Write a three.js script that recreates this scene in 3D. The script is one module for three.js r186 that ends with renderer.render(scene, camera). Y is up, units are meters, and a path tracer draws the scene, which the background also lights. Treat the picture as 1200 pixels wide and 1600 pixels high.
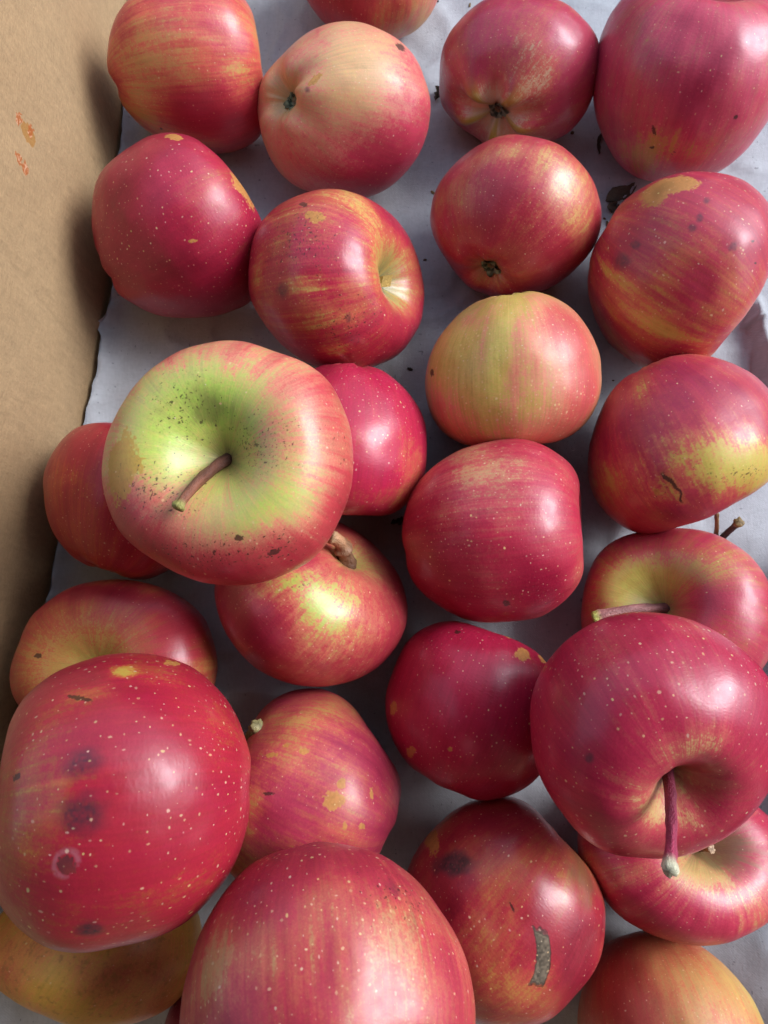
import * as THREE from 'three';
import { mergeGeometries } from 'three/addons/utils/BufferGeometryUtils.js';

// ---- camera, sky, sun, exposure ---------------------------------------------------
const scene = new THREE.Scene();
const TILT = 9 * Math.PI / 180, FOV = 2 * Math.atan(800 / 1100) * 180 / Math.PI;
const camera = new THREE.PerspectiveCamera(FOV, 768 / 1024, 0.02, 60);
camera.position.set(0, 0.319, 0);
camera.up.set(0, 0, -1);
camera.lookAt(0, 0.319 - Math.cos(TILT), -Math.sin(TILT));
camera.focus = 0.238; camera.userData.fStop = 26;
scene.add(camera);

const SUN = new THREE.Vector3(0.75, 0.6, -0.28).normalize();
const sun = new THREE.DirectionalLight(0xf8f9ff, 2.0);
sun.name = 'sun_light';
sun.position.copy(SUN).multiplyScalar(4); sun.target.position.set(0, 0, 0);
sun.castShadow = true; sun.shadow.radius = 52; sun.shadow.mapSize.set(2048, 2048);
Object.assign(sun.shadow.camera, { left: -0.6, right: 0.6, top: 0.6, bottom: -0.6, near: 0.5, far: 8 });
scene.add(sun, sun.target);

const renderer = new THREE.WebGLRenderer({ antialias: true });
renderer.toneMapping = THREE.LinearToneMapping;
renderer.toneMappingExposure = 1.5;
renderer.shadowMap.enabled = true; renderer.shadowMap.type = THREE.PCFSoftShadowMap;
const DETAIL = 1;
const SKY = { base: 0.8, glow: 4.4, wide: 0.5, tall: 0.3, glow2: 0.12 };

// ---- seeded noise -------------------------------------------------------------
function rng(seed) { let s = (seed * 2654435761) >>> 0 || 1; return () => { s ^= s << 13; s >>>= 0; s ^= s >>> 17; s ^= s << 5; s >>>= 0; return s / 4294967296; }; }
const NT = new Float32Array(4096), NP = new Uint16Array(8192);
{ const r = rng(77); for (let i = 0; i < 40; i++) r(); for (let i = 0; i < 4096; i++) { NT[i] = r() * 2 - 1; NP[i] = i; } for (let i = 4095; i > 0; i--) { const j = (r() * (i + 1)) | 0, t = NP[i]; NP[i] = NP[j]; NP[j] = t; } for (let i = 0; i < 4096; i++) NP[i + 4096] = NP[i]; }
function noise(x, y, z) {                       // smooth value noise, -1..1
  const xi = Math.floor(x), yi = Math.floor(y), zi = Math.floor(z);
  let u = x - xi, v = y - yi, w = z - zi;
  u = u * u * (3 - 2 * u); v = v * v * (3 - 2 * v); w = w * w * (3 - 2 * w);
  const a = NP[xi & 4095], b = NP[(xi + 1) & 4095], yj = yi & 4095, y2 = (yi + 1) & 4095;
  const aa = NP[(a + yj) & 4095], ab = NP[(a + y2) & 4095], ba = NP[(b + yj) & 4095], bb = NP[(b + y2) & 4095];
  const z1 = zi & 4095, z2 = (zi + 1) & 4095;
  const c0 = NT[(aa + z1) & 4095], c1 = NT[(ba + z1) & 4095], c2 = NT[(ab + z1) & 4095], c3 = NT[(bb + z1) & 4095];
  const d0 = NT[(aa + z2) & 4095], d1 = NT[(ba + z2) & 4095], d2 = NT[(ab + z2) & 4095], d3 = NT[(bb + z2) & 4095];
  const e0 = c0 + (c1 - c0) * u, e1 = c2 + (c3 - c2) * u, f0 = d0 + (d1 - d0) * u, f1 = d2 + (d3 - d2) * u;
  const g0 = e0 + (e1 - e0) * v, g1 = f0 + (f1 - f0) * v;
  return g0 + (g1 - g0) * w;
}
function fbm(x, y, z, n) { let s = 0, a = 0.55; for (let i = 0; i < n; i++) { s += a * noise(x, y, z); a *= 0.5; x = x * 2.03 + 17.1; y = y * 2.03 + 5.7; z = z * 2.03 + 9.3; } return s; }
const clamp = (x, a, b) => Math.min(b, Math.max(a, x));
const step = (a, b, x) => { const t = clamp((x - a) / (b - a), 0, 1); return t * t * (3 - 2 * t); };
// ---- the shape of an apple ----------------------------------------------------
// t: angle from the stem, f: round the core; p: h height, tp taper, sd/sw stem hollow, cd/cw calyx hollow, lb lobes, sl slant, n unevenness, q seed
function applePoint(t, f, p, out) {
  const s = Math.sin(t), c = Math.cos(t), cf = Math.cos(f), sf = Math.sin(f);
  let r = Math.pow(Math.max(s, 0), 0.96), y = p.h * Math.sign(c) * Math.pow(Math.abs(c), 0.9);
  const k = Math.cos(5 * f + p.q), low = (1 - c) / 2;
  r *= 1 + p.tp * (0.14 * c - 0.05 * c * c) + p.lb * 0.022 * k * low * low;
  if (c > 0) y -= p.sd * Math.exp(-Math.pow(r / p.sw, 1.55)) - 0.009 * noise(cf * 3.2 + p.q, sf * 3.2, p.q) * Math.exp(-Math.pow((r - 0.27) / 0.14, 2));
  else y += p.cd * Math.exp(-Math.pow(r / p.cw, 1.9)) + 0.035 * noise(cf * 3.6, sf * 3.6 + p.q, 2.5) * Math.exp(-Math.pow((r - 0.2) / 0.1, 2)) - p.lb * 0.04 * k * Math.exp(-Math.pow((r - 0.36) / 0.2, 2));
  y += p.sl * 0.16 * r * Math.cos(f + p.q * 1.7);
  const x0 = r * cf, z0 = r * sf, q = p.q * 7.3;
  const m = 1 + p.n * (0.055 * noise(x0 * 1.3 + q, y * 1.3 + q, z0 * 1.3) + 0.016 * noise(x0 * 2.9 - q, y * 2.9, z0 * 2.9 + q) + 0.004 * noise(x0 * 7, y * 7 + q, z0 * 7 - q));
  out[0] = x0 * m; out[1] = y * m; out[2] = z0 * m;
  return out;
}
// rotation that takes the local y axis to the direction a, with a turn round it
function appleTurn(a, spin) {
  const y = a, ref = Math.abs(y[1]) < 0.9 ? [0, 1, 0] : [0, 0, 1];
  let x = [ref[1] * y[2] - ref[2] * y[1], ref[2] * y[0] - ref[0] * y[2], ref[0] * y[1] - ref[1] * y[0]];
  const l = Math.hypot(...x); x = x.map((v) => v / l);
  const z = [x[1] * y[2] - x[2] * y[1], x[2] * y[0] - x[0] * y[2], x[0] * y[1] - x[1] * y[0]];
  const cs = Math.cos(spin), sn = Math.sin(spin);
  const X = x.map((v, i) => v * cs + z[i] * sn), Z = z.map((v, i) => v * cs - x[i] * sn);
  return [X, y, Z];
}
// a point of the skin in metres from the apple's middle: turned, then scaled along the scene's axes, with its dents
function skinPoint(t, f, A, out) {
  applePoint(t, f, A.p, out);
  const [X, Y, Z] = A.turn, a = out[0], b = out[1], c = out[2];
  out[0] = (X[0] * a + Y[0] * b + Z[0] * c) * A.s[0];
  out[1] = (X[1] * a + Y[1] * b + Z[1] * c) * A.s[1];
  out[2] = (X[2] * a + Y[2] * b + Z[2] * c) * A.s[2];
  if (A.dents) for (const d of A.dents) {
    const e = Math.exp(-((out[0] - d[0]) ** 2 + (out[1] - d[1]) ** 2 + (out[2] - d[2]) ** 2) / (d[3] * d[3])) * d[4];
    const l = Math.hypot(out[0], out[1], out[2]); out[0] -= out[0] / l * e; out[1] -= out[1] / l * e; out[2] -= out[2] / l * e;
  }
  return out;
}
// ---- every apple: middle, radii, stem direction, colours, and the marks on its skin (kind, two angles, half axes in mm, strength)
const APPLES = [
  {id:"A1",at:[-.08568,.03613,-.2451],s:[.0439,.037,.03118],axis:[.9878,-.01921,-.1544],sp:.63,p:{h:.86,tp:.6,sd:.42,sw:.34,cd:.06,cw:.3,lb:.3,sl:.2,n:1,q:.5},c:["#c8945c","#c4664a","#ae3440","#962436"],k:{cov:.62,mot:.5,str:.5,sf:5,sg:.6,cg:.3,len:390,lr:.33,ro:.3},m:[["g",1.902,3.718,-12.09,-2.863,1.921,-15.68,1],["G",.9774,3.194,-6.948,-.7918,.09696,-8.207,1],["g",2.182,3.011,-13.07,1.263,3.454,-12.38,1],["s",2.059,2.487,-.7462,.3553,.2613,-1.108,1],["r",1.466,2.723,-21.08,-7.241,2.561,-9.08,1]],l:"orange and red striped apple beside the cardboard wall",big:0},
  {id:"A2",at:[-.08904,.0389,-.1657],s:[.03639,.0368,.03722],axis:[.8316,.0742,-.5504],sp:2.52,p:{h:.98,tp:1.2,sd:.2,sw:.34,cd:.08,cw:.3,lb:.35,sl:.2,n:1.2,q:1.87},c:["#c08a48","#b04a40","#a0203a","#85162f"],k:{cov:.95,mot:.35,str:.2,sf:5,sg:.2,cg:.2,len:495,lr:.42,ro:.33},m:[["u",.4014,1.571,10.71,.3611,-.312,-8.389,1],["u",1.047,2.644,-2.82,-3.111,1.006,-3.613,1],["u",1.484,1.466,-2.095,-.7665,.2641,-.6966,1],["g",1.082,1.702,-5.19,-8.378,11.67,-6.462,1]],l:"dull crimson apple alone against the cardboard wall, with a thin russet edge on its shoulder",big:0},
  {id:"A3",at:[-.007019,.0289,-.3047],s:[.03431,.03354,.03279],axis:[.1086,.971,-.2128],sp:4.2,p:{h:.85,tp:1,sd:.42,sw:.34,cd:.1,cw:.3,lb:.2,sl:.2,n:1,q:3.24},c:["#d0a060","#c8704c","#b04040","#982a34"],k:{cov:.72,mot:.6,str:.4,sf:5,sg:.4,cg:.3,len:630,lr:.36,ro:.36},m:[["g",1.745,6.178,10.1,-23.7,24.86,-10.8,1],["r",1.763,1.073,-8.693,-15.58,22.57,4.115,1]],l:"apple cut off by the top edge, only its orange and red lower side showing",big:0},
  {id:"A4",at:[-.01937,.0363,-.2239],s:[.04046,.0357,.0315],axis:[.7045,-.658,-.266],sp:1.26,p:{h:.88,tp:.7,sd:.42,sw:.34,cd:.26,cw:.2,lb:.7,sl:.2,n:1.1,q:4.61},c:["#d0a878","#cc8466","#b43a4c","#9c2040"],k:{cov:.5,mot:.35,str:.12,sf:5,sg:.3,cg:.9,len:450,lr:.4,ro:.36},calyx:1,m:[["g",2.601,2.723,-29.8,2.088,-1.435,-24.49,1],["g",2.112,3.142,-20.54,-.9376,1.888,-17.9,1],["r",1.518,2.068,-17.84,17.64,-14.44,-13.05,1],["b",2.67,2.854,-1.41,-.07777,-.06146,-1.329,1],["u",2.583,3.089,-3.443,2.261,-.8118,-1.388,1],["s",1.484,3.587,-1.965,-1.385,1.965,-2.25,1]],l:"peach coloured apple with its dark calyx facing left and a pale hollow round it",big:0},
  {id:"A5",at:[-.02084,.03966,-.14],s:[.04242,.03861,.03515],axis:[.8822,.4607,.09669],sp:.42000000000000004,p:{h:.84,tp:1,sd:.4,sw:.32,cd:.2,cw:.3,lb:.6,sl:.2,n:1,q:5.98},c:["#ccb060","#bc6644","#a62a3c","#8a1832"],k:{cov:.82,mot:.55,str:.45,sf:7,sg:.8,cg:.3,len:495,lr:.42,ro:.27,hol:1},m:[["u",1.169,4.529,-4.174,-.02206,-.5523,-3.144,1],["b",1.536,3.77,-3.319,-.8486,1.435,-3.195,1],["b",.925,3.351,-1.399,-.5456,.6638,-2.208,1],["s",1.361,4.712,-2.678,-1.45,-.4119,-1.798,1],["f",1.361,4.294,-19.38,-2.599,-2.11,-13.8,1],["f",.9948,3.272,-13.71,-5.569,3.429,-10.21,1],["g",1.344,3.796,-6.686,-.7917,.539,-3.769,1],["G",1.274,3.037,-5.394,-1.638,1.667,-3.564,1],["g",1.937,3.927,-7.083,-1.282,1.462,-9.898,.7],["g",.576,4.739,-3.438,6.691,-10.97,-11.37,1],["g",1.239,3.56,-7.311,-1.237,1.19,-4.864,.5]],l:"red apple with yellow streaks radiating from its hollow and a yellow stub inside",big:0},
  {id:"A6",at:[.0601,.03355,-.2448],s:[.03667,.03295,.02962],axis:[.3762,-.1454,-.9151],sp:.735,p:{h:.9,tp:.8,sd:.42,sw:.34,cd:.26,cw:.26,lb:2.2,sl:.2,n:1,q:7.35},c:["#cdb490","#b8624e","#a4344a","#8e2036"],k:{cov:.64,mot:.4,str:.12,sf:5,sg:.3,cg:1.15,len:195,lr:.35,ro:.27,cgv:1},calyx:1,m:[["g",2.827,5.943,11.15,2.892,-2.893,11.15,1],["g",2.618,1.518,-10.38,11.36,-8.678,-5.762,1],["g",2.304,3.482,-5.556,-6.179,11.63,-11.13,1]],l:"smooth red apple whose calyx sits in a pale star of yellow grooves",big:0},
  {id:"A7",at:[.1311,.04138,-.2347],s:[.04045,.04208,.04377],axis:[.02931,.8415,-.5395],sp:2.3100000000000005,p:{h:.98,tp:1.5,sd:.42,sw:.34,cd:.1,cw:.3,lb:.2,sl:.2,n:1.1,q:8.72},c:["#c9a050","#c66c5c","#b83e54","#a42c46"],k:{cov:.76,mot:.45,str:.3,sf:6,sg:.2,cg:.4,len:630,lr:.38,ro:.33},m:[["G",1.955,2.932,-6.66,-13.02,10.12,.09332,1],["g",1.815,2.461,-2.494,-15.91,8.587,-2.035,1],["f",1.85,2.618,-1.008,-2.875,2.16,-.3742,1],["s",1.693,2.88,-.6472,-.7282,2.019,-1.102,1],["s",1.868,2.854,-.4714,-1.141,.7573,-.03944,1],["r",1.152,2.487,1.822,-3.492,15.39,8.344,1],["s",1.501,2.147,.02627,-1.213,1.085,-.2093,1]],l:"tall pinkish red apple in the top corner with a yellow patch low on its side",big:0},
  {id:"A8",at:[.05537,.03672,-.1708],s:[.03554,.03467,.03382],axis:[.4212,-.1309,-.8974],sp:1.8900000000000001,p:{h:.9,tp:.9,sd:.42,sw:.34,cd:.22,cw:.24,lb:.45,sl:.2,n:1,q:10.09},c:["#cfa660","#bc6a4a","#a4303c","#8c1c30"],k:{cov:.74,mot:.45,str:.2,sf:7,sg:.4,cg:.35,len:780,lr:.28,ro:.3},calyx:1,m:[["g",1.641,2.356,-4.8,-11.66,17.33,-2.726,1],["g",1.466,3.115,-4.574,-16.99,5.489,-1.914,1],["g",1.78,1.676,-6.869,-5.878,2.434,-13.09,1],["g",2.88,6.074,2.649,8.136,-4.43,.9042,1]],l:"brownish red apple with a small dark calyx low on its front and a golden flank",big:0},
  {id:"A9",at:[.1238,.04147,-.1456],s:[.03804,.03957,.04117],axis:[.802,.09189,.5902],sp:.8400000000000001,p:{h:.94,tp:.4,sd:.4,sw:.34,cd:.1,cw:.3,lb:.2,sl:.2,n:1.2,q:11.46},c:["#cfa34c","#c46c48","#ae3442","#96243e"],k:{cov:.74,mot:.45,str:.48,sf:5,sg:.3,cg:.3,len:510,lr:.46,ro:.33},m:[["u",2.094,4.006,-8.45,6.634,-4.6,-6.839,1.2],["b",2.077,3.089,-4.297,2.49,-2.424,-3.008,1],["b",2.042,3.299,-2.418,1.063,-1.167,-1.719,1],["b",1.641,3.665,-1.643,.9111,-.9535,-1.776,1],["b",1.274,3.718,-1.622,1.214,-.9998,-1.635,1],["b",1.676,3.953,-1.208,.8546,-.7994,-1.897,1],["b",1.641,3.77,-1.217,.7356,-1.116,-2.241,1],["G",2.129,2.906,-.8786,2.704,-10.53,.8023,1],["g",1.78,2.932,-.4095,2.166,-10.32,-.6471,.8],["G",1.292,2.749,-15.3,1.021,-.5632,-2.96,1],["g",1.239,2.854,-14.22,4.282,-1.895,-5.449,.7],["s",1.134,3.901,-.4947,.5481,-.2556,-.4412,1],["s",.9425,3.796,-.5767,.5473,-.2986,-.3701,1],["r",1.344,3.299,-6.226,3.678,-3.71,-6.113,1]],l:"orange striped apple with a large tan russet patch on top and a purple bruise",big:0},
  {id:"A10",at:[.05298,.03836,-.1035],s:[.03518,.03736,.03967],axis:[.05867,-.324,.9442],sp:.42000000000000004,p:{h:.86,tp:1,sd:.3,sw:.34,cd:.1,cw:.3,lb:.2,sl:.2,n:1,q:12.83},c:["#c8ac58","#cc8c60","#bc584c","#a83a44"],k:{cov:.34,mot:.4,str:.3,sf:6,sg:.3,cg:.2,len:930,lr:.5,ro:.36},m:[["G",1.728,3.927,-.8256,3.791,-21.17,-3.732,1],["G",1.78,3.299,-1.099,11.98,-13.51,4.112,1],["r",1.292,4.974,-1.571,11.63,-18.94,-4.84,1],["r",2.077,4.817,-12.97,6.655,-7.964,-11.66,1],["s",1.641,3.011,-.1551,2.41,-1.593,.555,1],["g",2.478,4.136,-5.658,14.43,-10.26,-.7591,1],["G",2.88,4.974,-2.546,12.74,4.651,5.179,1]],l:"yellow orange apple, palest of the middle row, covered in cream dots",big:0},
  {id:"A11",at:[.1186,.04189,-.07322],s:[.03626,.03848,.04083],axis:[.4105,-.03513,.9112],sp:3.9899999999999998,p:{h:.88,tp:1.2,sd:.32,sw:.34,cd:.1,cw:.3,lb:.2,sl:.2,n:1,q:14.2},c:["#d2ba58","#c46c4c","#ae3844","#94223e"],k:{cov:.76,mot:.7,str:.3,sf:5,sg:.3,cg:.3,len:390,lr:.36,ro:.34},m:[["G",1.1,.6283,-6.358,22.11,-13.17,-.6013,1.1],["g",1.466,.3665,-5.587,12.25,-12.25,-5.761,1],["c",1.222,.05236,.114,.7045,-7.147,.5492,1],["f",1.239,6.205,-1.825,4.446,-3.132,-1.742,1],["G",1.169,6.231,-4.378,4.106,-3.353,-3.486,1],["g",2.007,.02618,-5.88,6.809,-14.86,-6.48,1],["u",1.257,6.178,-.45,1.144,-1.111,-.6306,1],["f",.9774,.733,-8.075,15.88,-3.922,.02434,1]],l:"red and yellow apple with a dark healed crack near its lower edge",big:0},
  {id:"A12",at:[.04455,.04228,-.03484],s:[.04212,.03868,.03552],axis:[.9731,.2236,-.05455],sp:1.6800000000000002,p:{h:.92,tp:.6,sd:.28,sw:.34,cd:.1,cw:.3,lb:.2,sl:.2,n:.9,q:15.57},c:["#cda070","#bd5a50","#a92a40","#8e1632"],k:{cov:.8,mot:.42,str:.32,sf:7,sg:.5,cg:.2,len:840,lr:.4,ro:.3},m:[["g",1.937,4.215,-20.81,-23.73,-2.055,-21.33,1],["g",2.321,4.267,3.74,22.25,11.8,7.595,1],["s",1.484,2.094,-1.372,-.2371,.1088,-1.929,1],["u",1.92,1.518,-3.329,4.356,.1072,-3.228,1],["r",1.1,2.199,-12.37,-5.326,-.3294,-17.69,1]],l:"barrel shaped crimson apple on its side in the middle, thickly dotted with cream specks",big:0},
  {id:"A13",at:[-.01554,.03776,-.07357],s:[.03339,.03553,.03781],axis:[-.1047,-.2094,.9722],sp:1.6800000000000002,p:{h:.9,tp:1,sd:.42,sw:.34,cd:.1,cw:.3,lb:.2,sl:.2,n:1,q:16.94},c:["#c98e50","#c06048","#b02a42","#a01c3e"],k:{cov:.95,mot:.4,str:.2,sf:6,sg:.3,cg:.3,len:540,lr:.44,ro:.27},m:[["g",1.292,4.11,-.7181,10.42,-11.34,-1.411,1],["g",.9774,3.691,-.8589,13.36,-6.974,4.055,1],["g",1.606,3.534,1.398,11.06,-9.519,.2732,1]],l:"bright magenta red apple half hidden behind the big green topped apple",big:0},
  {id:"A15",at:[-.1041,.03414,-.04859],s:[.03214,.03391,.03579],axis:[.2253,-.1706,-.9592],sp:.8400000000000001,p:{h:.9,tp:1,sd:.42,sw:.34,cd:.1,cw:.3,lb:.2,sl:.2,n:1,q:18.31},c:["#c48040","#b8502f","#a02630","#8c1828"],k:{cov:.78,mot:.3,str:.4,sf:8,sg:.3,cg:.3,len:495,lr:.36,ro:.3},m:[["g",1.518,4.529,-.6306,-6.846,8.051,-10.27,1]],l:"red apple wedged under the big green topped apple, beside the cardboard wall",big:0},
  {id:"A16",at:[-.03072,.03527,-.008377],s:[.03911,.03704,.03508],axis:[.5981,.5259,-.6047],sp:3.1500000000000004,p:{h:.84,tp:1.2,sd:.16,sw:.24,cd:.1,cw:.3,lb:.2,sl:.2,n:1,q:19.68},c:["#c9ac68","#c07452","#a83a40","#8e2236"],k:{cov:.78,mot:.3,str:.2,sf:7,sg:.55,cg:.3,len:390,lr:.38,ro:.28,grn:.5},stem:{a:[.01579,.01314,-.01431],b:[.01047,.02656,-.0233],r:[3,2.5],end:2.7,bend:.35,c:["#5a3a28","#a87c58","#a88460"],knuckle:1},m:[["G",.7854,1.257,-7.574,-10.02,10.11,-6.886,1],["G",.8552,1.833,-9.891,-9.663,5.474,-6.688,.8],["g",.8203,.7592,-2.695,-11.09,8.73,-3.233,.7],["f",.7156,1.702,-4.89,-3.263,1.539,-2.024,1],["r",1.676,1.545,-12.87,-7.161,12.32,-5.809,1]],l:"apple with a thick crooked brown stem and a lime green patch on its front",big:0},
  {id:"A17",at:[-.1067,.02975,.01621],s:[.03965,.0361,.03286],axis:[-.08094,.9967,-.005764],sp:.21000000000000002,p:{h:.84,tp:1,sd:.4,sw:.36,cd:.1,cw:.3,lb:.2,sl:.2,n:1,q:21.05},c:["#c49a54","#b8643e","#a8343c","#8c1c2e"],k:{cov:.56,mot:.3,str:.5,sf:6,sg:.6,cg:.3,len:180,lr:.36,ro:.3},m:[["s",.4712,.05236,-1.707,.3915,-.2365,-1.165,1],["r",1.187,2.304,12.54,3.083,-12.42,15.24,1],["r",.8901,1.335,-1.307,22.38,-4.58,1.681,1]],l:"striped apple under the big bruised apple, its pale hollow facing up beside the wall",big:0},
  {id:"A19",at:[-.0291,.03852,.06347],s:[.03877,.03787,.03699],axis:[-.9041,.04674,-.4247],sp:2.3100000000000005,p:{h:.92,tp:.4,sd:.3,sw:.34,cd:.1,cw:.3,lb:.2,sl:.2,n:1,q:22.42},c:["#c49a58","#bd604c","#a23248","#86203c"],k:{cov:.62,mot:.5,str:.3,sf:9,sg:.3,cg:.2,len:390,lr:.32,ro:.34},dents:[[.02839,-.005722,-.02281,.01407,.0045]],stem:{a:[-.02204,.001109,-.009881],b:[-.01661,.01642,-.02755],r:[2.2,2.4],end:2.8,bend:.1,c:["#5c5430","#6c6a3c","#8c8458"],knuckle:0},m:[["g",1.204,1.623,15.27,-4.014,4.823,13.66,1],["u",1.71,2.121,3.532,-1.482,1.148,2.726,1],["u",1.71,1.963,1.603,-.7101,.7149,1.833,1],["u",1.03,1.963,2.131,-.9916,.5919,.8195,1],["u",1.326,1.833,1.619,-.6467,.4295,1.101,1],["u",2.025,1.911,.8596,-.4164,.874,2.241,1],["u",1.885,2.278,.8253,-.2978,.6585,1.408,1],["u",2.042,2.225,1.463,-.4375,.5956,1.017,1],["s",1.187,2.304,1.874,-.8624,.2817,.5709,1],["g",1.065,2.487,3.84,-1.526,3.201,15.28,1],["u",1.134,1.833,1.332,-.3486,.3156,.715,1]],l:"purplish red apple with yellow russet blotches and a blunt olive stem end showing",big:0},
  {id:"A20",at:[.03433,.03571,.03187],s:[.03357,.03504,.03657],axis:[.3625,.03779,-.9312],sp:1.05,p:{h:.92,tp:.4,sd:.2,sw:.34,cd:.1,cw:.3,lb:.2,sl:.2,n:.6,q:23.79},c:["#c08050","#b84a48","#b2243e","#9e1c3a"],k:{cov:1.15,mot:.3,str:.15,sf:8,sg:.2,cg:.2,len:570,lr:.36,ro:.27},m:[["u",.7156,3.325,-1.706,-4.262,3.808,.7051,1],["u",.5934,2.513,3.088,8.118,.5012,-6.572,1],["u",1.868,4.817,-.9222,-3.253,2.56,-.5817,1],["u",2.304,4.529,-1.399,-2.964,3.439,1.238,1],["u",.384,3.456,-2.082,-2.48,2.93,.8489,1],["u",1.99,3.901,-.4427,-.8557,1.003,-.2799,1],["s",.7854,4.398,-.7083,-1.269,.9694,-.8082,1]],l:"deep glossy crimson apple with several small round tan russet spots",big:0},
  {id:"A22",at:[.1166,.03303,-.002516],s:[.03612,.03574,.03536],axis:[-.5607,.7945,-.233],sp:1.47,p:{h:.84,tp:1.2,sd:.46,sw:.36,cd:.1,cw:.3,lb:.2,sl:.2,n:1,q:25.16},c:["#bfa050","#b8664a","#ac384a","#942238"],k:{cov:.7,mot:.4,str:.35,sf:10,sg:.62,cg:.3,len:270,lr:.4,ro:.32},stem:{a:[-.007585,.01062,-.003085],b:[-.03774,.01681,.0005507],r:[1.8,2],end:2.5,bend:.3,c:["#5a3030","#a8706a","#a8a850"],knuckle:0},m:[["G",.2967,.4712,-8.475,7.048,-6.445,-7.619,1],["g",.2618,1.806,8.813,18.41,-7.267,2.179,1],["r",.3491,2.827,10.71,2.113,-.7043,7.137,1]],l:"apple with an olive hollow and a stem lying left, behind the big dotted red apple",big:0},
  {id:"A23",at:[.113,.03091,.08746],s:[.03888,.03347,.02882],axis:[.1268,.8716,-.4736],sp:.63,p:{h:.82,tp:1.1,sd:.36,sw:.34,cd:.1,cw:.3,lb:.2,sl:.2,n:1,q:26.53},c:["#d0b070","#c46a54","#b03048","#961c38"],k:{cov:.78,mot:.45,str:.32,sf:9,sg:.12,cg:.3,len:390,lr:.42,ro:.32},stem:{a:[.002204,.01307,-.006119],b:[.004427,.02059,-.007717],r:[1.4,1.2],end:1.6,bend:.1,c:["#6a3a2a","#b0805a","#c0a080"],knuckle:0},m:[["g",.9599,3.377,12.49,-10.86,15.36,3.239,1.3],["o",.1571,2.827,12.08,-9.073,5.083,8.527,1.3],["g",.8203,4.922,-11.12,-1.31,.5031,-3.989,1],["g",.3316,4.346,-6.756,-8.963,7.082,-1.937,1]],l:"rosy apple with a cream yellow patch, underneath the long stemmed apple",big:0},
  {id:"A24",at:[.04375,.03644,.1045],s:[.03601,.03634,.03668],axis:[.665,.01042,-.7468],sp:2.7300000000000004,p:{h:1.02,tp:.3,sd:.16,sw:.34,cd:.1,cw:.3,lb:.2,sl:.2,n:1.1,q:27.9},c:["#c08a48","#b05a3c","#9c2a34","#801a2c"],k:{cov:.74,mot:.7,str:.25,sf:5,sg:.2,cg:.3,len:450,lr:.42,ro:.28},m:[["u",1.571,3.43,-2.275,-7.832,3.155,-5.378,1],["b",1.536,2.932,-7.224,-6.572,2.572,-4.554,1.5],["k",1.518,1.78,-.8962,-2.18,7.295,-5.246,1],["g",1.152,1.859,-2.171,-4.355,11.04,-6.251,1],["g",1.745,1.728,-7.494,-3.486,3.406,-6.918,1],["o",.6109,1.597,-6.73,-8.003,7.342,-8.614,1],["s",1.396,2.251,-.3928,-.1504,.6807,-1.768,1],["r",1.431,1.204,.1733,-16.38,13.87,-14.5,1],["g",1.728,2.225,-6.457,-5.763,9.364,-9.01,1]],l:"dark red apple with a purple black bruise and a grey bark like scar",big:0},
  {id:"A26",at:[-.105,.03388,.1161],s:[.03859,.03335,.02881],axis:[-.4229,.13,.8968],sp:1.6800000000000002,p:{h:.86,tp:1,sd:.42,sw:.34,cd:.1,cw:.3,lb:.2,sl:.2,n:1,q:29.27},c:["#d8a846","#cc8e44","#b05e3a","#8a3830"],k:{cov:.26,mot:.7,str:.15,sf:5,sg:.3,cg:.3,len:240,lr:.36,ro:.4},m:[["p",1.536,3.22,16.7,31.82,-17.61,8.488,.5],["r",1.571,3.744,11.11,10.54,-6.505,8.193,.5]],l:"golden yellow apple with brown flecks underneath the big bruised apple",big:0},
  {id:"A27",at:[.1043,.03239,.147],s:[.03163,.03358,.03565],axis:[.03892,.6432,.7647],sp:.63,p:{h:.9,tp:1,sd:.42,sw:.34,cd:.1,cw:.3,lb:.2,sl:.2,n:1,q:30.64},c:["#c79a5c","#bd7848","#a8483a","#903030"],k:{cov:.44,mot:.35,str:.25,sf:5,sg:.3,cg:.3,len:450,lr:.36,ro:.4},m:[["G",1.501,5.157,1.794,9.024,-14.53,7.637,1],["g",1.571,4.555,1.002,15.97,-14.6,-5.123,1],["r",2.147,3.037,-13.41,21.21,-21.49,4.473,1]],l:"tan orange apple in the bottom corner, cut off by the lower edge",big:0},
  {id:"A28",at:[-.05634,.02595,.1487],s:[.02621,.02572,.02525],axis:[.06744,.2213,.9729],sp:.63,p:{h:.9,tp:1,sd:.42,sw:.34,cd:.1,cw:.3,lb:.2,sl:.2,n:1,q:32.01},c:["#c08a48","#b04a40","#902034","#78142c"],k:{cov:1,mot:.3,str:.2,sf:5,sg:.3,cg:.3,len:300,lr:.36,ro:.35},m:[],l:"dark red apple mostly hidden underneath the largest front apple, a sliver showing",big:0},
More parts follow.
